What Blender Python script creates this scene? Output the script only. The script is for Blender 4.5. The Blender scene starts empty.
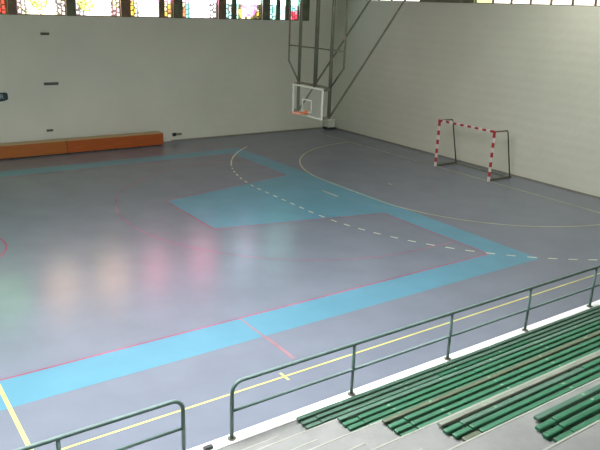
import bpy, bmesh, math, random
from mathutils import Vector, Matrix
random.seed(7)
PI = math.pi
col = bpy.context.scene.collection

# ------------------------------------------------------------------ helpers
def obj(name, bm, mats, parent=None, smooth=False, loc=None):
    me = bpy.data.meshes.new(name)
    bmesh.ops.recalc_face_normals(bm, faces=bm.faces)
    bm.to_mesh(me); bm.free()
    for m in (mats if isinstance(mats, (list, tuple)) else [mats]):
        me.materials.append(m)
    if smooth:
        for p in me.polygons: p.use_smooth = True
    o = bpy.data.objects.new(name, me)
    col.objects.link(o)
    if parent: o.parent = parent
    if loc: o.location = loc
    return o

def empty(name, loc=(0, 0, 0), rz=0):
    o = bpy.data.objects.new(name, None)
    o.empty_display_size = .2
    o.location = loc; o.rotation_euler = (0, 0, rz)
    col.objects.link(o)
    return o

def tag(o, label=None, cat=None, group=None, kind=None):
    if label: o['label'] = label
    if cat: o['category'] = cat
    if group: o['group'] = group
    if kind: o['kind'] = kind
    return o

def B(): return bmesh.new()

def box(bm, x0, x1, y0, y1, z0, z1, mi=0, bev=0.0):
    vs = [bm.verts.new((x, y, z)) for x in (x0, x1) for y in (y0, y1) for z in (z0, z1)]
    fs = []
    for q in ((0, 1, 3, 2), (4, 6, 7, 5), (0, 4, 5, 1), (2, 3, 7, 6), (0, 2, 6, 4), (1, 5, 7, 3)):
        f = bm.faces.new([vs[i] for i in q]); f.material_index = mi; fs.append(f)
    if bev > 0:
        es = list({e for f in fs for e in f.edges})
        r = bmesh.ops.bevel(bm, geom=es, offset=bev, segments=2, affect='EDGES', profile=.6)
        for f in r['faces']: f.material_index = mi
    return bm

def tube(bm, pts, r, seg=12, mi=0, close=False):
    pts = [Vector(p) for p in pts]
    rings = []
    n = len(pts)
    up0 = None
    for i, p in enumerate(pts):
        a = pts[i - 1] if (i > 0 or close) else p
        b = pts[(i + 1) % n] if (i < n - 1 or close) else p
        t = (b - a).normalized()
        if up0 is None:
            up0 = Vector((0, 0, 1)) if abs(t.z) < .9 else Vector((0, 1, 0))
        s = t.cross(up0).normalized(); u = s.cross(t).normalized(); up0 = u
        k = 1.0
        if 0 < i < n - 1:
            c = (p - pts[i - 1]).normalized().dot((pts[i + 1] - p).normalized())
            k = 1 / max(.5, math.sqrt((1 + c) / 2))
        rings.append([bm.verts.new(p + (s * math.cos(2 * PI * j / seg) + u * math.sin(2 * PI * j / seg)) * r * (k if abs(k - 1) > .01 else 1)) for j in range(seg)])
    m = n if close else n - 1
    for i in range(m):
        A, C = rings[i], rings[(i + 1) % n]
        for j in range(seg):
            f = bm.faces.new([A[j], A[(j + 1) % seg], C[(j + 1) % seg], C[j]])
            f.material_index = mi; f.smooth = True
    if not close:
        for rg in (rings[0], rings[-1]):
            f = bm.faces.new(rg); f.material_index = mi
    return bm

def disc(bm, c, r, h, seg=20, mi=0):
    c = Vector(c)
    lo = [bm.verts.new(c + Vector((r * math.cos(2 * PI * j / seg), r * math.sin(2 * PI * j / seg), 0))) for j in range(seg)]
    hi = [bm.verts.new(v.co + Vector((0, 0, h))) for v in lo]
    for j in range(seg):
        f = bm.faces.new([lo[j], lo[(j + 1) % seg], hi[(j + 1) % seg], hi[j]]); f.material_index = mi
    for q in (lo, hi):
        f = bm.faces.new(q); f.material_index = mi
    return bm

def poly(bm, pts, z):
    return bm.faces.new([bm.verts.new((x, y, z)) for x, y in pts])

def stroke(bm, pts, w, z):
    """flat painted line of width w along pts (2D)"""
    P = [Vector((x, y)) for x, y in pts]
    L, R = [], []
    for i, p in enumerate(P):
        a = P[max(0, i - 1)]; b = P[min(len(P) - 1, i + 1)]
        t = (b - a).normalized(); nrm = Vector((-t.y, t.x)) * w / 2
        L.append(bm.verts.new((p.x + nrm.x, p.y + nrm.y, z))); R.append(bm.verts.new((p.x - nrm.x, p.y - nrm.y, z)))
    for i in range(len(P) - 1):
        bm.faces.new([L[i], R[i], R[i + 1], L[i + 1]])

# ---------------------------------------------------------------- materials
def nt(name):
    m = bpy.data.materials.new(name); m.use_nodes = True
    n = m.node_tree.nodes; l = m.node_tree.links
    return m, n, l, n['Principled BSDF']

def mat(name, c, rough=.6, metal=0, var=.12, scale=4, bump=0, bscale=30, spec=.5, c2=None, stretch=None):
    m, n, l, p = nt(name)
    tc = n.new('ShaderNodeTexCoord'); mp = n.new('ShaderNodeMapping')
    if stretch: mp.inputs['Scale'].default_value = stretch
    l.new(tc.outputs['Object'], mp.inputs['Vector'])
    no = n.new('ShaderNodeTexNoise'); no.inputs['Scale'].default_value = scale; no.inputs['Detail'].default_value = 6
    l.new(mp.outputs[0], no.inputs['Vector'])
    cr = n.new('ShaderNodeValToRGB')
    d = c2 if c2 else tuple(v * (1 - var) for v in c)
    e = c if c2 else tuple(min(1, v * (1 + var)) for v in c)
    cr.color_ramp.elements[0].position = .35; cr.color_ramp.elements[1].position = .65
    cr.color_ramp.elements[0].color = (*d, 1); cr.color_ramp.elements[1].color = (*e, 1)
    l.new(no.outputs['Fac'], cr.inputs[0]); l.new(cr.outputs[0], p.inputs['Base Color'])
    p.inputs['Roughness'].default_value = rough; p.inputs['Metallic'].default_value = metal
    p.inputs['Specular IOR Level'].default_value = spec
    if bump:
        n2 = n.new('ShaderNodeTexNoise'); n2.inputs['Scale'].default_value = bscale; n2.inputs['Detail'].default_value = 4
        l.new(mp.outputs[0], n2.inputs['Vector'])
        b = n.new('ShaderNodeBump'); b.inputs['Strength'].default_value = bump; b.inputs['Distance'].default_value = .02
        l.new(n2.outputs['Fac'], b.inputs['Height']); l.new(b.outputs[0], p.inputs['Normal'])
    return m

def court(name, c, rough=.225, var=.05):
    m = mat(name, c, rough=rough, var=var, scale=.9, bump=.06, bscale=2.2, spec=.24)
    return m

M = {}
M['floor'] = court('court_grey_blue', (.142, .163, .194))
M['band'] = court('court_light_blue', (.090, .225, .29))
M['red'] = court('line_red', (.27, .085, .13), var=.25)
M['faint_red'] = court('faint_line_red', (.25, .12, .17), var=.25)
M['pale_red'] = court('pale_line_red', (.25, .155, .175), var=.2)
M['yellow'] = court('line_yellow', (.52, .51, .17), var=.12)
M['pale_yellow'] = court('line_pale_yellow', (.40, .41, .26), var=.2)
M['dash'] = court('line_dash_cream', (.50, .52, .40), var=.2)
M['olive'] = mat('olive_paint', (.08, .08, .052), rough=.5, var=.15)
M['olive_light'] = mat('olive_grey_paint', (.15, .16, .12), rough=.5)
M['rail'] = mat('rail_green_grey', (.088, .15, .132), rough=.4, var=.12, scale=9)
M['orange'] = mat('rim_orange', (.62, .17, .07), rough=.45)
M['white'] = mat('white_paint', (.78, .78, .72), rough=.5, var=.04)
M['board_white'] = mat('board_white', (.52, .52, .45), rough=.5, var=.05)
M['goal_white'] = mat('goal_white', (.66, .60, .56), rough=.5, var=.05)
M['goal_red'] = mat('goal_red', (.36, .02, .03), rough=.45)
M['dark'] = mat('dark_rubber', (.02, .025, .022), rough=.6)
M['wood_orange'] = mat('varnished_orange_wood', (.38, .085, .010), rough=.38, c2=(.28, .06, .007), scale=3, stretch=(.5, 6, 14))
M['wood_tan'] = mat('varnished_tan_wood', (.36, .115, .018), rough=.38, c2=(.27, .08, .011), scale=3, stretch=(.5, 6, 14))
M['wood_top'] = mat('worn_wood_edge', (.40, .27, .12), rough=.45, scale=3, stretch=(.5, 6, 6))
M['net'] = mat('net_cord', (.5, .48, .38), rough=.9)
M['frame_brown'] = mat('window_frame_brown', (.15, .10, .06), rough=.6, var=.25, scale=3)
M['frame_olive'] = mat('window_frame_olive', (.10, .115, .065), rough=.6, var=.3, scale=3)
M['slot'] = mat('wall_box_metal', (.16, .15, .12), rough=.6)
M['plaque'] = mat('plaque_dark', (.008, .03, .035), rough=.4)
M['letters'] = mat('plaque_letters', (.32, .38, .40), rough=.5)

def wall_mat(name, c):
    m, n, l, p = nt(name)
    tc = n.new('ShaderNodeTexCoord')
    no = n.new('ShaderNodeTexNoise'); no.inputs['Scale'].default_value = .35; no.inputs['Detail'].default_value = 5
    l.new(tc.outputs['Object'], no.inputs['Vector'])
    cr = n.new('ShaderNodeValToRGB')
    cr.color_ramp.elements[0].position = .3; cr.color_ramp.elements[1].position = .7
    cr.color_ramp.elements[0].color = (*[v * .95 for v in c], 1); cr.color_ramp.elements[1].color = (*[v * 1.04 for v in c], 1)
    l.new(no.outputs['Fac'], cr.inputs[0])
    # faint block courses and trowel unevenness
    sep = n.new('ShaderNodeSeparateXYZ'); l.new(tc.outputs['Object'], sep.inputs[0])
    w = n.new('ShaderNodeTexWave'); w.wave_type = 'BANDS'; w.bands_direction = 'Z'
    w.inputs['Scale'].default_value = .8; w.inputs['Distortion'].default_value = .6; w.inputs['Detail'].default_value = 2
    l.new(tc.outputs['Object'], w.inputs['Vector'])
    n2 = n.new('ShaderNodeTexNoise'); n2.inputs['Scale'].default_value = 3; n2.inputs['Detail'].default_value = 6
    l.new(tc.outputs['Object'], n2.inputs['Vector'])
    ad = n.new('ShaderNodeMath'); ad.operation = 'MULTIPLY_ADD'; ad.inputs[1].default_value = .25
    l.new(w.outputs['Fac'], ad.inputs[0]); l.new(n2.outputs['Fac'], ad.inputs[2])
    b = n.new('ShaderNodeBump'); b.inputs['Strength'].default_value = .25; b.inputs['Distance'].default_value = .05
    l.new(ad.outputs[0], b.inputs['Height']); l.new(b.outputs[0], p.inputs['Normal'])
    l.new(cr.outputs[0], p.inputs['Base Color'])
    p.inputs['Roughness'].default_value = .75; p.inputs['Specular IOR Level'].default_value = .3
    return m
M['wall'] = wall_mat('cream_wall', (.58, .595, .50))
M['wall_dark'] = wall_mat('stand_wall', (.40, .41, .37))
M['ceil'] = wall_mat('ceiling_grey', (.45, .45, .42))

def concrete(name, c, dark):
    m, n, l, p = nt(name)
    tc = n.new('ShaderNodeTexCoord')
    a = n.new('ShaderNodeTexNoise'); a.inputs['Scale'].default_value = 1.6; a.inputs['Detail'].default_value = 9; a.inputs['Roughness'].default_value = .65
    l.new(tc.outputs['Object'], a.inputs['Vector'])
    cr = n.new('ShaderNodeValToRGB'); cr.color_ramp.elements[0].position = .33; cr.color_ramp.elements[1].position = .6
    cr.color_ramp.elements[0].color = (*dark, 1); cr.color_ramp.elements[1].color = (*c, 1)
    l.new(a.outputs['Fac'], cr.inputs[0]); l.new(cr.outputs[0], p.inputs['Base Color'])
    g = n.new('ShaderNodeTexNoise'); g.inputs['Scale'].default_value = 40; g.inputs['Detail'].default_value = 5
    l.new(tc.outputs['Object'], g.inputs['Vector'])
    b = n.new('ShaderNodeBump'); b.inputs['Strength'].default_value = .25; b.inputs['Distance'].default_value = .01
    l.new(g.outputs['Fac'], b.inputs['Height']); l.new(b.outputs[0], p.inputs['Normal'])
    p.inputs['Roughness'].default_value = .8
    return m
M['conc'] = concrete('terrace_concrete', (.195, .205, .188), (.155, .163, .15))
M['conc_edge'] = concrete('pale_concrete_edge', (.28, .30, .25), (.22, .24, .20))  # paler concrete for the strips along tier and step edges
M['conc_white'] = concrete('whitewashed_ledge', (.80, .80, .78), (.70, .71, .70))

def slat_mat(name, a, b):
    m, n, l, p = nt(name)
    tc = n.new('ShaderNodeTexCoord'); mp = n.new('ShaderNodeMapping'); mp.inputs['Scale'].default_value = (.7, 8, 8)
    l.new(tc.outputs['Object'], mp.inputs['Vector'])
    no = n.new('ShaderNodeTexNoise'); no.inputs['Scale'].default_value = 3; no.inputs['Detail'].default_value = 8; no.inputs['Roughness'].default_value = .7
    l.new(mp.outputs[0], no.inputs['Vector'])
    cr = n.new('ShaderNodeValToRGB'); cr.color_ramp.elements[0].position = .38; cr.color_ramp.elements[1].position = .68
    cr.color_ramp.elements[0].color = (*a, 1); cr.color_ramp.elements[1].color = (*b, 1)
    l.new(no.outputs['Fac'], cr.inputs[0]); l.new(cr.outputs[0], p.inputs['Base Color'])
    p.inputs['Roughness'].default_value = .5
    return m
M['s_green'] = slat_mat('slat_green', (.010, .085, .038), (.026, .155, .075))
M['s_teal'] = slat_mat('slat_grey_green', (.035, .10, .062), (.075, .155, .105))
M['s_brown'] = slat_mat('slat_worn_brown', (.055, .08, .042), (.10, .125, .07))
M['s_grey'] = slat_mat('slat_worn_grey', (.13, .15, .115), (.22, .24, .185))
M['bolt'] = mat('worn_bolt_plate', (.13, .26, .16), rough=.5)
M['bracket'] = mat('bench_bracket', (.03, .05, .04), rough=.6)

def glass_emit(name, strength):
    m = bpy.data.materials.new(name); m.use_nodes = True
    n = m.node_tree.nodes; l = m.node_tree.links
    p = n['Principled BSDF']
    a = n.new('ShaderNodeAttribute'); a.attribute_name = 'glass'
    l.new(a.outputs['Color'], p.inputs['Emission Color'])
    p.inputs['Emission Strength'].default_value = strength
    p.inputs['Base Color'].default_value = (.03, .03, .03, 1)
    p.inputs['Roughness'].default_value = .3
    return m
M['stained'] = glass_emit('stained_glass', 4.6)
M['plain_glass'] = glass_emit('daylight_glass', 1.0)

def board_glass():
    m = bpy.data.materials.new('backboard_glass'); m.use_nodes = True
    n = m.node_tree.nodes; l = m.node_tree.links
    p = n['Principled BSDF']
    p.inputs['Base Color'].default_value = (.75, .78, .74, 1)
    p.inputs['Roughness'].default_value = .1
    p.inputs['Alpha'].default_value = .05
    return m
M['board'] = board_glass()

# ------------------------------------------------------------------ dimensions
W = 8.71          # end wall plane (x)
S = 11.38         # side wall plane (y)
XL = -34.0        # unseen end of the hall
YB = -21.9        # wall behind the terrace
H = 9.6           # ceiling
SILL = 5.80       # stained glass sill
TOP = 7.3
ESILL = 6.93
HB = 7.5; BW = 1.0; XC = -13.235; YS = -10.066; DG = 6.886; YG = -.125; XR = -8.216

# ------------------------------------------------------------------ floor
bm = B(); box(bm, XL, W, YB, S, -.2, 0)
floor = tag(obj('floor', bm, M['floor']), 'grey-blue sports hall floor with painted court lines', kind='structure')
XL_B = XC - 13.235   # far basketball baseline
def mark(name, bm, m, label):
    o = obj(name, bm, m, floor); o['label'] = label; return o
bm = B(); z = .002
for q in (((XL_B - BW, -HB - BW), (BW, -HB - BW), (0, -HB), (XL_B, -HB)), ((BW, -HB - BW), (BW, HB + BW), (0, HB), (0, -HB)),
          ((BW, HB + BW), (XL_B - BW, HB + BW), (XL_B, HB), (0, HB)), ((XL_B - BW, HB + BW), (XL_B - BW, -HB - BW), (XL_B, -HB), (XL_B, HB))):
    poly(bm, q, z)
mark('court_border', bm, M['band'], 'light blue painted border around the basketball court')
bm = B(); poly(bm, ((0, 3), (-5.8, 1.72), (-5.8, -1.72), (0, -3)), z)
mark('key_area', bm, M['band'], 'light blue trapezoidal free-throw key under the basket')
z = .004
bm = B()
lw = .05
stroke(bm, [(XL_B, -HB), (0, -HB)], lw, z); stroke(bm, [(0, -HB), (0, -3)], lw, z); stroke(bm, [(0, 3), (0, HB)], lw, z)
stroke(bm, [(0, HB), (XL_B, HB)], lw, z)
stroke(bm, [(0, 3), (-5.8, 1.75)], lw, z); stroke(bm, [(-5.8, 1.75), (-5.8, -1.75)], lw, z); stroke(bm, [(-5.8, -1.75), (0, -3)], lw, z)
stroke(bm, [(XC, -HB), (XC, HB)], lw, z)
mark('basketball_line', bm, M['red'], 'thin dark red basketball boundary and key lines')
bm = B()
arc = [(0, -6.25), (-1.575, -6.25)] + [(-1.575 - 6.25 * math.sin(a), -6.25 * math.cos(a)) for a in [PI * i / 60 for i in range(1, 60)]] + [(-1.575, 6.25), (0, 6.25)]
stroke(bm, arc, lw, z)
mark('three_point_line', bm, M['faint_red'], 'dark red curved three-point line')
bm = B()
stroke(bm, [(XC + 1.8 * math.cos(a), 1.8 * math.sin(a)) for a in [2 * PI * i / 48 for i in range(49)]], .06, .0045)
mark('centre_circle', bm, M['red'], 'red centre circle at the left edge')
bm = B(); stroke(bm, [(XR, -HB), (XR, -HB - BW)], .05, z); stroke(bm, [(XR + .02, -HB - BW), (XR + .02, -HB - 2.1)], .09, z)
mark('bench_area_line', bm, M['pale_red'], 'short red line crossing the near blue border')
z = .006
bm = B()
stroke(bm, [(XL, YS), (DG, YS)], .043, z)
stroke(bm, [(XC, -HB - .15), (XC, YS)], .07, z)
stroke(bm, [(XC + 4.5, YS - .15), (XC + 4.5, YS + .15)], .05, z)
mark('sideline', bm, M['yellow'], 'bright yellow handball sideline with centre line and substitution tick')
bm = B()
stroke(bm, [(DG, YS), (DG, 9.93)], .06, z)
t = [PI / 2 * i / 30 for i in range(31)]
def garc(R):
    return [(DG - R * math.sin(s), YG + 1.5 + R * math.cos(s)) for s in t] + [(DG - R * math.cos(s), YG - 1.5 - R * math.sin(s)) for s in t]
stroke(bm, garc(6), .06, z)
stroke(bm, [(DG - 7, YG - .5), (DG - 7, YG + .5)], .06, z)
stroke(bm, [(DG - 4, YG - .1), (DG - 4, YG + .1)], .06, z)
mark('goal_area_line', bm, M['pale_yellow'], 'pale yellow curved goal area line and goal line')
# nine metre line: dashed
P = garc(9); bm = B()
dense = []
for a, b in zip(P, P[1:]):
    n_ = max(1, int(math.dist(a, b) / .05))
    dense += [(a[0] + (b[0] - a[0]) * i / n_, a[1] + (b[1] - a[1]) * i / n_) for i in range(n_)]
sol = [q for q in dense if 5.6 < q[1] < 8.6 and q[0] < 5]
stroke(bm, sol, .06, z)
rest = [q for q in dense if q[1] <= 5.6]
acc = 0; seg = []; on = True
for a, b in zip(rest, rest[1:]):
    acc += math.dist(a, b)
    if on: seg.append(a)
    if acc > (.30 if on else .22):
        if on and len(seg) > 1: stroke(bm, seg, .06, z)
        seg = []; on = not on; acc = 0
mark('nine_metre_line', bm, M['dash'], 'dashed cream free-throw line curving around the goal')

# ------------------------------------------------------------------ walls
T = .35
# windows along the side wall: (x0, x1, inner mullions [(a,b)], palette, rosette(x, z, r) or None)
WIN = []
x = -8.24
lefts = []
k = 1
while x - 2.45 * k > XL + 3 and k < 9:
    lefts.append((x - 2.46 * k + .38, x - 2.46 * (k - 1))); k += 1
pal_left = 'green'
wins = [(a - 0.0, b + 0.0, [], 'green' if i else 'redgreen', None) for i, (a, b) in enumerate(lefts)]
wins.reverse()
wins += [(-7.90, -5.87, [], 'cream', (-6.95, 6.38, .36)),
         (-5.48, -3.45, [], 'creampink', (-4.98, 6.35, .36)),
         (-3.02, -.92, [(-1.60, -1.34)], 'warmpink', None),
         (-.45, 1.46, [], 'rose', None),
         (1.88, 3.98, [(2.24, 2.52)], 'cyan', (3.28, 6.38, .46)),
         (4.42, 6.28, [(4.86, 5.10), (5.42, 5.72)], 'cyanred', None)]
def wall_with_openings(bm, a0, a1, zb, zt, ops, fn):
    fn(bm, a0, a1, 0, zb); fn(bm, a0, a1, zt, H)
    c = a0
    for (p, q) in ops:
        if p > c: fn(bm, c, p, zb, zt)
        c = q
    if c < a1: fn(bm, c, a1, zb, zt)
bm = B()
wall_with_openings(bm, XL, W + T, SILL, TOP, [(w[0], w[1]) for w in wins], lambda b, p, q, r, s: box(b, p, q, S, S + T, r, s))
tag(obj('wall_left', bm, M['wall']), 'tall cream side wall below the stained glass windows', kind='structure')

LEAD = (.02, .02, .015)
def glass_colour(kind, u, zz, x, wd, ros, rnd):
    """colour of the leaded glass piece at x, z (z above sill)"""
    e = min(u, wd - u)
    W_ = (1.0, .97, .93); CR = (1.0, .86, .55); YE = (.95, .60, .08); PK = (1.0, .36, .55); RD = (.55, .06, .03)
    OR = (.9, .28, .08); CY = (.30, .95, .90); AQ = (.55, 1.0, .95); GR = (.06, .42, .13); OL = (.10, .10, .03)
    r = rnd
    if ros:
        d = math.hypot(x - ros[0], zz + SILL - ros[1])
        if d < ros[2]:
            if kind == 'cyan': return (.9, .22, .55) if r < .6 else ((1.0, .5, .8) if r < .88 else (.30, .08, .2))
            return (.78, .72, .14) if r < .42 else ((.95, .92, .40) if r < .8 else (.14, .16, .03))
        if kind == 'cyan' and d < ros[2] + .2 and zz + SILL < ros[1] - .1: return YE if r < .5 else (CR if r < .7 else OL)
    if kind in ('green', 'redgreen'):
        if zz < .72 and kind == 'redgreen':
            return RD if r < .35 else (OR if r < .6 else (YE if r < .78 else W_))
        return (.02, .42, .08) if r < .6 else ((.05, .6, .15) if r < .85 else (.3, .5, .08))
    if kind == 'cream':
        if zz > .72: return (1.0, .36, .16) if r < .8 else CR
        if e < .22: return (1.0, .72, .66) if r < .45 else (YE if r < .65 else W_)
        return W_ if r < .6 else ((1.0, .97, .62) if r < .9 else CR)
    if kind == 'creampink':
        if zz > .72: return (1.0, .38, .15) if r < .8 else CR
        if u > wd - .4: return (1.0, .45, .62) if r < .5 else CR
        return W_ if r < .7 else ((1.0, .95, .6) if r < .9 else CR)
    if kind == 'warmpink':
        if zz > .72: return (1.0, .10, .22) if r < .8 else (1.0, .35, .45)
        if e < .3 or u > wd - .45: return YE if r < .35 else (OR if r < .5 else CR)
        return W_ if r < .75 else (1.0, .96, .65)
    if kind == 'rose':
        if zz > .72: return (1.0, .12, .28) if r < .7 else (.9, .4, .6)
        if u < .2: return CR if r < .6 else OR
        if .25 < u < .55: return AQ if r < .7 else CY
        return W_ if r < .7 else (1.0, .88, .92)
    if kind == 'cyan':
        if u < .75: return AQ if r < .55 else (CY if r < .8 else W_)
        if zz > .72: return (.35, .3, .6) if r < .5 else CY
        return OL if r < .55 else (.12, .13, .07)
    if kind == 'cyanred':
        if u > wd - .55 and zz < .45: return (.75, .05, .10) if r < .6 else (.9, .25, .3)
        return AQ if r < .6 else (CY if r < .85 else (.2, .6, .5))
    return W_

for i, (x0, x1, mul, kind, ros) in enumerate(wins):
    w = empty('window_%d' % (i + 1), ((x0 + x1) / 2, S + .12, SILL))
    tag(w, 'stained glass window with %s panes high in the side wall' % {'green': 'green', 'redgreen': 'red and green', 'cream': 'cream and a yellow rosette', 'creampink': 'cream and pink-edged rosette',
        'warmpink': 'yellow-edged white and pink', 'rose': 'white and pale aqua', 'cyan': 'aqua panes and pink rosette', 'cyanred': 'aqua panes and red corner'}[kind], kind='structure')
    fm = M['frame_olive'] if (kind in ('cyan', 'cyanred', 'green', 'redgreen')) else M['frame_brown']
    cx = (x0 + x1) / 2; wd = (x1 - x0) / 2; h = TOP - SILL
    f = B()
    box(f, -wd, -wd + .03, -.04, .06, 0, h); box(f, wd - .03, wd, -.04, .06, 0, h)
    box(f, -wd + .03, wd - .03, -.04, .06, 0, .04); box(f, -wd + .03, wd - .03, -.04, .06, h - .05, h)
    obj('window_frame', f, fm, w)
    for (a, b) in mul:
        f = B(); box(f, a - cx, b - cx, -.06, .05, .04, h - .05); obj('mullion', f, fm, w)
    edges = [-wd + .03] + [v - cx for m_ in mul for v in m_] + [wd - .03]
    for j in range(0, len(edges), 2):
        r2 = (ros[0] - cx, ros[1] - SILL, ros[2]) if ros else None
        # grid built in window-local space; colour lookup needs hall x
        bm = B(); lay = bm.loops.layers.float_color.new('glass')
        a0, a1 = edges[j], edges[j + 1]; z0, z1 = .04, h - .05
        cell = .055
        nx = max(1, round((a1 - a0) / cell)); nz = round((z1 - z0) / cell)
        rs = random.Random(int((x0 + 50) * 100) + j)
        V = [[bm.verts.new((a0 + (a1 - a0) * p / nx, .03, z0 + (z1 - z0) * q / nz)) for q in range(nz + 1)] for p in range(nx + 1)]
        pieces = {}
        for p in range(nx):
            for q in range(nz):
                fc = bm.faces.new([V[p][q], V[p + 1][q], V[p + 1][q + 1], V[p][q + 1]])
                lx = a0 + (p + .5) * (a1 - a0) / nx; zz = z0 + (q + .5) * (z1 - z0) / nz
                xx = lx + cx; u = xx - x0
                dd = math.hypot(xx - ros[0], zz + SILL - ros[1]) if ros else 99
                inros = ros and dd < ros[2]
                key = (p, q, 1) if inros else (p // 3, (q + (p // 3) * 2) // 4, 0)
                if key not in pieces: pieces[key] = rs.random()
                lead = (not inros) and (p % 3 == 0 or (q + (p // 3) * 2) % 4 == 0)
                c = glass_colour(kind, u, zz, xx, x1 - x0, ros, pieces[key])
                if lead:
                    k_ = .7 if min(u, x1 - x0 - u) > .4 else .15
                    c = tuple(v * k_ for v in c)
                elif not inros and rs.random() < (.16 if min(u, x1 - x0 - u) < .45 else .04): c = (.12, .09, .04)
                if inros and ros[2] - dd < .06 and kind != 'cyan' and pieces[key] < .6: c = (.16, .18, .03)
                gain = (.85 if lx + wd > .45 and lx < wd - .45 else .5) if zz < .72 else (5.5 if 'green' in kind else 4.6)      # upper glass, out of view, glows stronger to boost its floor reflection
                c = tuple(v * gain for v in c)
                for lp in fc.loops: lp[lay] = (*c, 1)
        obj('glass_pane', bm, M['stained'], w)
# pillars between the windows are faced with dark trim
tn = 1
allw = [(w[0], w[1]) for w in wins]
for i in range(len(allw) - 1):
    bm = B(); box(bm, allw[i][1], allw[i + 1][0], S - .03, S - .001, SILL, TOP)
    tag(obj('trim_%d' % tn, bm, M['frame_brown'] if i % 2 else M['frame_olive']), 'dark trim on the pillar between two stained glass windows', kind='structure'); tn += 1
bm = B(); box(bm, 6.28, 6.86, S - .05, S - .001, SILL, TOP)
tag(obj('trim_%d' % tn, bm, M['frame_olive']), 'dark green trim at the right end of the stained glass row', kind='structure'); tn += 1

# end wall
EOP = [(-12.5, 1.74), (5.06, 10.9)]
bm = B()
wall_with_openings(bm, YB, S, ESILL, TOP, EOP, lambda b, p, q, r, s: box(b, W, W + T, p, q, r, s))
tag(obj('wall_right', bm, M['wall']), 'pale end wall behind the red and white goal', kind='structure')
bm = B(); box(bm, W - .05, W - .001, 1.78, 5.02, ESILL, TOP)
tag(obj('trim_%d' % tn, bm, M['frame_olive']), 'dark panel between the end wall windows', kind='structure'); tn += 1
nwin = len(wins)
for k_, (a, b) in enumerate(EOP):
    w = empty('window_%d' % (nwin + k_ + 1), (W + .1, (a + b) / 2, ESILL))
    tag(w, 'strip of clear daylight windows with thin mullions at the top of the end wall' if k_ == 0 else 'clear daylight window above the far corner of the end wall', kind='structure')
    hw = (b - a) / 2; h = TOP - ESILL
    f = B()
    box(f, -.05, .05, -hw, -hw + .04, 0, h); box(f, -.05, .05, hw - .04, hw, 0, h)
    box(f, -.05, .05, -hw + .04, hw - .04, 0, .03); box(f, -.05, .05, -hw + .04, hw - .04, h - .05, h)
    obj('window_frame', f, M['frame_brown'], w)
    step = .95; y = b - .96 if k_ == 0 else b - step
    while y > a + .3:
        f = B(); yy = y - (a + b) / 2; box(f, -.05, .04, yy - .035, yy + .035, .03, h - .05); obj('mullion', f, M['frame_brown'], w)
        y -= step
    bm = B(); lay = bm.loops.layers.float_color.new('glass')
    ny = round((b - a) / step)
    for q in range(ny):
        y1 = hw - step * q; y0 = max(-hw, y1 - step)
        vs = [bm.verts.new((.02, yy, zz)) for yy, zz in ((y0, .03), (y1, .03), (y1, h - .05), (y0, h - .05))]
        fc = bm.faces.new(vs)
        c = (1, .98, .88) if not (k_ == 0 and q == 0) else (.55, .6, .28)
        for lp in fc.loops: lp[lay] = (*[v * 2.2 for v in c], 1)
    obj('glass_pane', bm, M['plain_glass'], w)
# unseen walls and ceiling
bm = B(); box(bm, XL - T, XL, YB, S + T, 0, H)
tag(obj('wall_west', bm, M['wall']), kind='structure')
bm = B(); box(bm, XL - T, W + T, YB - T, YB, 0, H)
tag(obj('wall_back', bm, M['wall_dark']), kind='structure')
bm = B(); box(bm, XL - T, W + T, YB - T, S + T, H, H + .2)
tag(obj('ceiling', bm, M['ceil']), kind='structure')
bm = B(); box(bm, W - .02, W - .001, -11.45, S - .02, 0, .05)
M['base'] = mat('baseboard_brown', (.22, .20, .15))
tag(obj('baseboard_right', bm, M['base']), kind='structure')
bm = B(); box(bm, -1.2, W - .02, S - .02, S - .001, 0, .05)
tag(obj('baseboard_left', bm, M['base']), kind='structure')

# ------------------------------------------------------------------ concrete terrace
Y0 = -11.9; Z0 = .5; PY = .9; PZ = .49; NT = 12
XT0 = -22.0
prof = [(-11.73, 0), (-11.73, Z0)]
for k in range(1, NT):
    y = Y0 - PY * k
    prof += [(y, Z0 + PZ * (k - 1)), (y, Z0 + PZ * k)]
prof += [(YB, Z0 + PZ * (NT - 1)), (YB, 0)]
bm = B()
a = [bm.verts.new((XT0, y, z)) for y, z in prof]; b = [bm.verts.new((W - .001, y, z)) for y, z in prof]
for i in range(len(prof)):
    j = (i + 1) % len(prof)
    bm.faces.new([a[i], a[j], b[j], b[i]])
bm.faces.new(a); bm.faces.new(b)
terr = tag(obj('concrete_terrace', bm, M['conc']), 'stepped grey concrete spectator terrace', kind='structure')
bm = B(); box(bm, XT0, W - .01, -11.93, -11.72, Z0 - .02, Z0 + .012)
obj('front_ledge', bm, M['conc_white'], terr)['label'] = 'white front ledge under the railing'
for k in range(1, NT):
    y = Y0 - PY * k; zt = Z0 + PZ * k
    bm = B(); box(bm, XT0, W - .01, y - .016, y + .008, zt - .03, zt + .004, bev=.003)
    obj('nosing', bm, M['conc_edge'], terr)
XS = -10.42
for k in range(NT - 1):
    yb = Y0 - PY * (k + 1); zt = Z0 + PZ * k
    yf = yb + .39
    bm = B(); box(bm, XS - 1.25, XS, yb + .013, yf, zt + .001, zt + PZ / 2, bev=.015)
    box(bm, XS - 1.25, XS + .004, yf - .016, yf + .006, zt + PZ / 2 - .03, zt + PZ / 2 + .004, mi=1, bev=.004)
    obj('aisle_step', bm, [M['conc'], M['conc_edge']], terr)

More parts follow.
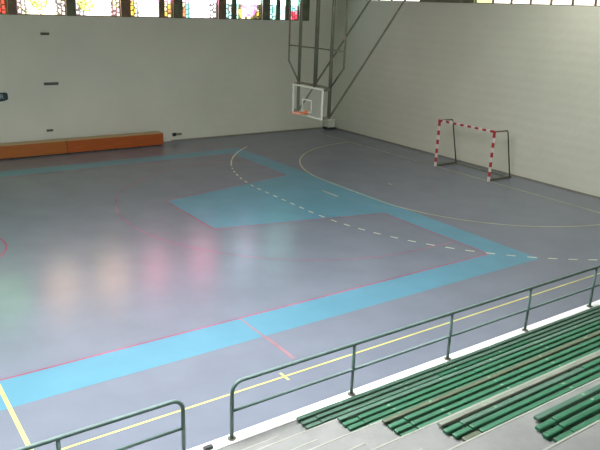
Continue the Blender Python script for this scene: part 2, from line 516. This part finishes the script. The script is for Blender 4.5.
# ------------------------------------------------------------------ slatted benches
XB0 = -9.73; XB1 = W - .15
rows = [  # offset from nosing, material keys for four slats, label
    (0.05, ['s_teal', 's_teal', 's_teal', 's_green'], 'long slatted bench in the lowest row, directly behind the railing'),
    (0.045, ['s_teal', 's_green', 's_green', 's_green'], 'long green slatted bench in the second row from the railing'),
    (0.045, ['s_brown', 's_green', 's_green', 's_green'], 'long green slatted bench with worn brown front slat, third row from the railing'),
    (0.07, ['s_grey', 's_green', 's_green', 's_brown'], 'long slatted bench with pale grey front slat, fourth row from the railing'),
    (0.13, ['s_teal', 's_green', 's_green', 's_green'], 'green slatted bench with grey-green front slat, fifth and nearest row, cut by the right edge'),
]
SW = .074; PITCH = .117
for k, (off, mk, lab) in enumerate(rows):
    yk = Y0 - PY * k; zk = Z0 + PZ * k
    XB0 = -9.33 if k >= 4 else (-9.80 if k == 0 else -9.73)
    t = empty('slatted_bench', (XB0, yk - off, zk + .012 * (k == 0) + .0061 * (k > 0)))
    tag(t, lab, 'bench', 'green slatted benches on the terrace')
    L = XB1 - XB0
    rr = random.Random(100 + k)
    for s in range(4):
        yc = -(.04 + PITCH * s)
        x = (0, -.13, -.17, -.15)[s] if k > 3 else ((0, -.03, 0, .03)[s] if k == 3 else 0)
        first = True
        while x < L - .1:
            ln = (.28 if (first and s > 0) else 2.4 + (rr.random() - .5) * .5)
            e = min(L, x + ln)
            key = mk[s]
            if rr.random() < (.16 if not first else .0): key = rr.choice(['s_green', 's_teal', 's_brown' if k < 4 else 's_green', 's_green'])
            dz = (rr.random() - .5) * .008 - (.012 if first and s > 0 else 0)
            bm = B(); box(bm, x + .004, e - .004, yc - SW / 2, yc + SW / 2, .018 + dz, .060 + dz, bev=.014)
            q = (math.floor(x / 1.2) + 1) * 1.2 - .35
            while q < e - .08:
                if q > x + .08 and rr.random() < .75: box(bm, q - .022, q + .022, yc - .016, yc + .016, .0595 + dz, .0635 + dz, mi=1)
                q += 1.2
            obj('slat', bm, [M[key], M['bolt']], t)
            x = e; first = False
    q = .10
    while q < L:
        bm = B(); box(bm, q - .025, q + .025, -.04 - 3 * PITCH - .03, -.005, .0, .014)
        obj('bracket', bm, M['bracket'], t)
        q += 1.2

# ------------------------------------------------------------------ railings
YR = -11.82; ZL = Z0 + .012; ZR = 1.44; ZM = .975; RR = .030
def railing(x_end, side, xs, x_far, label):
    """side=+1: rail runs from x_end towards +x; -1 towards -x"""
    t = empty('guard_railing', (x_end, YR, ZL)); tag(t, label, 'railing', 'green metal railings along the terrace front')
    def L(x, z): return (x - x_end, 0, z - ZL)
    c = .17
    pts = [L(x_end, ZL), L(x_end, ZR - c)]
    for i in range(1, 9):
        a = PI / 2 * i / 8
        pts.append(L(x_end + side * c * (1 - math.cos(a)), ZR - c + c * math.sin(a)))
    pts.append(L(x_far, ZR))
    bm = B(); tube(bm, pts, RR, 14); obj('top_rail', bm, M['rail'], t, True)
    bm = B(); tube(bm, [L(x_end + side * .02, ZM), L(x_far, ZM)], RR * .8, 12); obj('middle_rail', bm, M['rail'], t, True)
    for x in xs:
        bm = B(); tube(bm, [L(x, ZL), L(x, ZR - .02)], RR * .9, 12); obj('post', bm, M['rail'], t, True)
    for x in [x_end] + list(xs):
        bm = B(); disc(bm, L(x, ZL), .065, .012, 18); obj('base_plate', bm, M['olive'], t)
    return t
railing(-10.85, 1, [-8.59, -6.32, -4.08, -1.84, .45, 2.7, 4.95, 7.2], W - .05, 'long grey-green tube railing in front of the green benches')
railing(-11.62, -1, [-13.3, -15.6, -17.9, -20.2], -21.9, 'grey-green tube railing left of the aisle, cut by the left edge')

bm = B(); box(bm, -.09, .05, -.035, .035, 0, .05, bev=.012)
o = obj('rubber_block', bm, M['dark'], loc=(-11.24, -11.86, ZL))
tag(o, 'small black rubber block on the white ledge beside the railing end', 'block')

# ------------------------------------------------------------------ basketball backstop
bs = empty('basketball_backstop', (-.95, 0, H)); tag(bs, 'ceiling-hung basketball backstop with glass board on olive steel posts', 'basketball hoop')
def L(x, y, z): return (x + .95, y, z - H)
XP = -.95
for y, zb, r in ((.92, 2.95, .055), (-.06, 3.93, .07), (-.92, 2.95, .06)):
    bm = B(); tube(bm, [L(XP, y, zb), L(XP, y, H - .02)], r, 12); obj('post', bm, M['olive'], bs, True)
for s in (1, -1):
    yo = 1.60 * s - .0
    bm = B(); tube(bm, [L(XP, .95 * s, 4.0), L(XP, yo, 4.68), L(XP, yo, H - .02)], .03, 8); obj('outer_bar', bm, M['olive'], bs, True)
    bm = B(); tube(bm, [L(XP + .03, .92 * s, 2.98), L(XP + .03 + (H - 3.0) * 3.1 / 3.95, .92 * s, H - .02)], .035, 8); obj('brace', bm, M['olive'], bs, True)
    for zz in (3.92, 2.98):
        bm = B(); box(bm, *sorted((.95 - 1.19, .95 - .93)), s * .92 - .045, s * .92 + .045, zz - .045 - H, zz + .045 - H); obj('board_mount', bm, M['olive'], bs)
bm = B(); tube(bm, [L(XP, -1.6, 5.22), L(XP, 1.6, 5.22)], .025, 8); obj('crossbar', bm, M['olive'], bs, True)
bm = B(); tube(bm, [L(XP - .02, -.95, 3.98), L(XP - .02, .95, 3.98)], .035, 8); obj('crossbar', bm, M['olive'], bs, True)
bm = B(); box(bm, -.30, .30, -1.75, 1.75, -.03, -.001); obj('ceiling_plate', bm, M['olive'], bs)
bx = -1.215
bm = B(); box(bm, bx + .95 - .01, bx + .95 + .01, -.86, .86, 2.94 - H, 3.91 - H)
bd = obj('backboard', bm, M['board'], bs); bd['label'] = 'transparent backboard glass'
bm = B(); x0, x1 = bx + .95 - .02, bx + .95 + .02
box(bm, x0, x1, -.9, .9, 3.89 - H, 3.95 - H); box(bm, x0, x1, -.9, .9, 2.90 - H, 2.96 - H)
box(bm, x0, x1, -.9, -.84, 2.96 - H, 3.89 - H); box(bm, x0, x1, .84, .9, 2.96 - H, 3.89 - H)
obj('board_frame', bm, M['board_white'], bd)['label'] = 'white border of the backboard'
bm = B(); x0, x1 = bx + .95 - .018, bx + .95 - .0105
box(bm, x0, x1, -.295, .295, 3.45 - H, 3.50 - H); box(bm, x0, x1, -.295, .295, 3.05 - H, 3.10 - H)
box(bm, x0, x1, -.295, -.245, 3.10 - H, 3.45 - H); box(bm, x0, x1, .245, .295, 3.10 - H, 3.45 - H)
obj('target_square', bm, M['board_white'], bd)
bm = B(); tube(bm, [L(-1.61 + .235 * math.cos(a), .235 * math.sin(a), 3.05) for a in [2 * PI * i / 28 for i in range(28)]], .016, 8, close=True)
rim = obj('hoop', bm, M['orange'], bs, True); rim['label'] = 'orange hoop ring'
bm = B(); box(bm, L(-1.39, 0, 0)[0], L(-1.236, 0, 0)[0], -.09, .09, 3.02 - H, 3.06 - H)
box(bm, L(-1.25, 0, 0)[0], L(-1.236, 0, 0)[0], -.09, .09, 2.97 - H, 3.12 - H)
tube(bm, [L(-1.25, .08, 2.98), L(-1.5, .19, 3.04)], .01, 6); tube(bm, [L(-1.25, -.08, 2.98), L(-1.5, -.19, 3.04)], .01, 6)
obj('hoop_bracket', bm, M['orange'], rim)

# ------------------------------------------------------------------ handball goal
g = empty('handball_goal', (DG, YG - .035, 0)); tag(g, 'red and white striped handball goal standing against the end wall', 'goal')
def banded(name, axis, a0, a1, fixed, parent, start_red):
    bm = B(); n = round((a1 - a0) / .2); st = (a1 - a0) / n
    for i in range(n):
        p, q = a0 + st * i, a0 + st * (i + 1)
        mi = (i + start_red) % 2
        if axis == 'z': box(bm, -.04, .04, fixed - .04, fixed + .04, p, q, mi)
        else: box(bm, -.04, .04, p, q, fixed - .04, fixed + .04, mi)
    return obj(name, bm, [M['goal_white'], M['goal_red']], parent)
for s in (-1, 1):
    banded('goal_post', 'z', 0, 1.80, s * 1.505, g, 0)
    bm = B()
    box(bm, -.041, .041, s * 1.505 - .041, s * 1.505 + .041, 1.80, 2.08)
    a_, b_ = sorted((s * 1.464, s * 1.30)); box(bm, -.041, .041, a_, b_, 1.999, 2.081)
    obj('corner_joint', bm, M['goal_red'], g)
    bm = B(); tube(bm, [(.04, s * 1.505, 2.04), (.78, s * 1.505, 2.03), (.84, s * 1.505, 1.97), (1.32, s * 1.505, .04)], .028, 10)
    obj('back_support', bm, M['olive'], g, True)
    bm = B(); box(bm, .04, 1.36, s * 1.505 - .05, s * 1.505 + .05, 0, .08); obj('base_rail', bm, M['olive'], g)
bm = B(); n = 13; st = 2.6 / n
for i in range(n): box(bm, -.04, .04, -1.3 + st * i, -1.3 + st * (i + 1), 2.0, 2.08, i % 2)
obj('crossbar', bm, [M['goal_white'], M['goal_red']], g)
bm = B(); box(bm, 1.30, 1.36, -1.5, 1.5, 0, .05); obj('back_rail', bm, M['olive_light'], g)
bm = B(); tube(bm, [(0.8 - .3 * math.sin(PI * i / 16), 1.54 - 3.08 * i / 16, 2.0 - .28 * math.sin(PI * i / 16)) for i in range(17)], .007, 6)
obj('net_cord', bm, M['net'], g)

# ------------------------------------------------------------------ wooden benches by the side wall
def wood_bench(x0, x1, m, label):
    t = empty('wooden_bench', ((x0 + x1) / 2, 10.78, 0)); tag(t, label, 'bench', 'low wooden boxes along the side wall')
    h = (x1 - x0) / 2
    bm = B(); box(bm, -h, h, -.27, -.235, .05, .58, bev=.006); obj('front_panel', bm, m, t)
    bm = B(); box(bm, -h, h, -.28, .28, .581, .61, bev=.008); obj('seat_board', bm, M['wood_top'], t)
    for s in (-1, 1):
        bm = B(); box(bm, *sorted((s * h, s * (h - .035))), -.234, .27, .05, .58); obj('end_panel', bm, m, t)
    n = 5
    for i in range(n):
        xx = -h + .15 + (2 * h - .3) * i / (n - 1)
        bm = B(); box(bm, xx - .05, xx + .05, -.22, .24, 0, .57); obj('foot', bm, M['dark'], t)
wood_bench(-6.5, -1.98, M['wood_orange'], 'low deep-orange wooden bench against the side wall, right one of two')
wood_bench(-11.1, -6.52, M['wood_tan'], 'low lighter tan wooden bench against the side wall, running off the left edge')

# ------------------------------------------------------------------ wall fittings
def fitting(name, x, z, w, h, label, cat, slots=3, d=.05):
    t = empty(name, (x, S, z)); tag(t, label, cat, 'dark vents one above the other on the side wall')
    bm = B(); box(bm, -w / 2, w / 2, -d, -.001, -h / 2, h / 2, bev=.006); obj('housing', bm, M['slot'], t)
    for i in range(slots):
        zz = -h / 2 + h * (i + .5) / slots
        bm = B(); box(bm, -w / 2 + .02, w / 2 - .02, -d - .006, -d, zz - h / slots * .25, zz + h / slots * .25); obj('slot', bm, M['dark'], t)
fitting('wall_vent', -6.85, 5.06, .36, .10, 'small dark wall vent high up below the rosette windows', 'vent', 2)
fitting('wall_vent', -6.75, 2.97, .62, .12, 'wider grey wall vent halfway up the side wall', 'vent', 2)
fitting('wall_vent', -6.96, .95, .28, .09, 'small dark wall vent just above the wooden benches', 'vent', 2)
t = empty('wall_socket', (-.88, S, .31)); tag(t, 'dark twin socket box low on the side wall right of the wooden bench', 'socket')
bm = B(); box(bm, -.24, -.05, -.05, -.001, -.08, .08, bev=.008); obj('socket_box', bm, M['dark'], t)
bm = B(); box(bm, -.04, .26, -.03, -.001, -.055, .055, bev=.006); obj('cover_plate', bm, M['slot'], t)
# sign
t = empty('wall_sign', (-9.19, S, 2.49)); tag(t, 'dark plaque with pale lettering on the side wall at the left edge', 'sign')
bm = B()
pts = [(-.62, -.17), (-.5, -.2), (0, -.22), (.45, -.17), (.58, -.13), (.62, -.09), (.62, .1), (.60, .15), (.54, .18), (-.54, .18), (-.60, .15), (-.62, .1)]
fr = [bm.verts.new((x, -.04, z)) for x, z in pts]; bk = [bm.verts.new((x, -.001, z)) for x, z in pts]
bm.faces.new(fr); bm.faces.new(bk)
for i in range(len(pts)): bm.faces.new([fr[i], fr[(i + 1) % len(pts)], bk[(i + 1) % len(pts)], bk[i]])
obj('sign_board', bm, M['plaque'], t)
cu = bpy.data.curves.new('lettering', 'FONT'); cu.body = 'SIR'; cu.size = .27; cu.extrude = .003; cu.align_x = 'RIGHT'
tmp = bpy.data.objects.new('tmp_text', cu); col.objects.link(tmp)
bpy.context.view_layer.update()
me = bpy.data.meshes.new_from_object(tmp.evaluated_get(bpy.context.evaluated_depsgraph_get()))
bpy.data.objects.remove(tmp); me.name = 'lettering'
me.materials.clear(); me.materials.append(M['letters'])
lo = bpy.data.objects.new('lettering', me); col.objects.link(lo); lo.parent = t
lo.rotation_euler = (PI / 2, 0, 0); lo.location = (.46, -.045, -.075)

# white bin in the far corner
t = empty('storage_bin', (8.32, 11.02, 0)); tag(t, 'white bin on a round dark base in the far corner', 'bin')
bm = B(); disc(bm, (0, 0, 0), .34, .10, 28); obj('base', bm, M['dark'], t)
bm = B(); box(bm, -.24, .24, -.24, .24, .101, .50, bev=.03); obj('body', bm, M['wall'], t)
bm = B(); box(bm, -.25, .25, -.25, .25, .501, .54, bev=.012); obj('lid', bm, M['white'], t)

# ------------------------------------------------------------------ fill light: unseen roof lights added to set the hall's brightness
def emis(name, c, s):
    m = bpy.data.materials.new(name); m.use_nodes = True
    n = m.node_tree.nodes; l = m.node_tree.links; n.remove(n['Principled BSDF'])
    e = n.new('ShaderNodeEmission'); e.inputs[0].default_value = (*c, 1); e.inputs[1].default_value = s
    l.new(e.outputs[0], n['Material Output'].inputs[0]); return m
def fill_skylight(name, x0, x1, y0, y1, c, s):
    t = empty(name, ((x0 + x1) / 2, (y0 + y1) / 2, H)); tag(t, kind='structure')
    a, b = (x1 - x0) / 2, (y1 - y0) / 2
    bm = B(); box(bm, -a, a, -b, b, -.04, -.02); obj('glass_pane', bm, emis(name + '_added_glow', c, s), t)  # glowing pane added as overhead fill
    bm = B()
    box(bm, -a - .06, -a, -b, b, -.08, -.001); box(bm, a, a + .06, -b, b, -.08, -.001)
    box(bm, -a - .06, a + .06, -b - .06, -b, -.08, -.001); box(bm, -a - .06, a + .06, b, b + .06, -.08, -.001)
    obj('window_frame', bm, M['olive'], t)
fill_skylight('window_20', -18, -6, -11.2, -7.8, (.97, .95, 1.0), 32.0)
fill_skylight('window_21', 2.5, 7.5, -8.5, -2.5, (1.0, .98, .90), 4.5)
# unseen clerestories added behind the stand to brighten the walls
def fill_clerestory(name, xc, hw, c, s_):
    t = empty(name, (xc, YB + .03, 8.3)); tag(t, kind='structure')
    bm = B(); box(bm, -hw, hw, 0, .02, -.9, .9); obj('glass_pane', bm, emis(name + '_added_glow', c, s_), t)  # glowing pane added as fill from behind the camera
    bm = B()
    n = round(hw)
    for i in range(n + 1): box(bm, -hw + 2 * i - .04, -hw + 2 * i + .04, .021, .06, -.9, .9)
    box(bm, -hw, hw, .021, .08, -.96, -.9); box(bm, -hw, hw, .021, .08, .9, .96)
    obj('window_frame', bm, M['olive'], t)
fill_clerestory('window_22', -1, 8, (1.0, .96, .86), 4.2)
fill_clerestory('window_23', -21, 6, (.55, 1.0, .66), 3.6)  # added green fill to tint the left of the side wall

wd = bpy.data.worlds.new('World'); bpy.context.scene.world = wd; wd.use_nodes = True
wd.node_tree.nodes['Background'].inputs[0].default_value = (.8, .9, 1, 1)
wd.node_tree.nodes['Background'].inputs[1].default_value = .6

# ------------------------------------------------------------------ camera
yaw, pit, rol, f = .951, -.314, .037, 678.634
YAW=yaw
fw = Vector((math.cos(yaw) * math.cos(pit), math.sin(yaw) * math.cos(pit), math.sin(pit)))
r = fw.cross(Vector((0, 0, 1))).normalized(); u = r.cross(fw)
r2 = r * math.cos(rol) + u * math.sin(rol); u2 = -r * math.sin(rol) + u * math.cos(rol)
cd = bpy.data.cameras.new('camera'); cam = bpy.data.objects.new('camera', cd); col.objects.link(cam)
cam.matrix_world = Matrix(((r2.x, u2.x, -fw.x, -15.076), (r2.y, u2.y, -fw.y, -19.269), (r2.z, u2.z, -fw.z, 6.616), (0, 0, 0, 1)))
cd.sensor_width = 36; cd.lens = f * 36 / 600; cd.clip_start = .05; cd.clip_end = 200
sc = bpy.context.scene
sc.camera = cam
sc.view_settings.view_transform = 'Standard'; sc.view_settings.look = 'None'
sc.view_settings.exposure = 0; sc.view_settings.gamma = 1
sc.cycles.use_denoising = True
sc.cycles.max_bounces = 8; sc.cycles.diffuse_bounces = 5
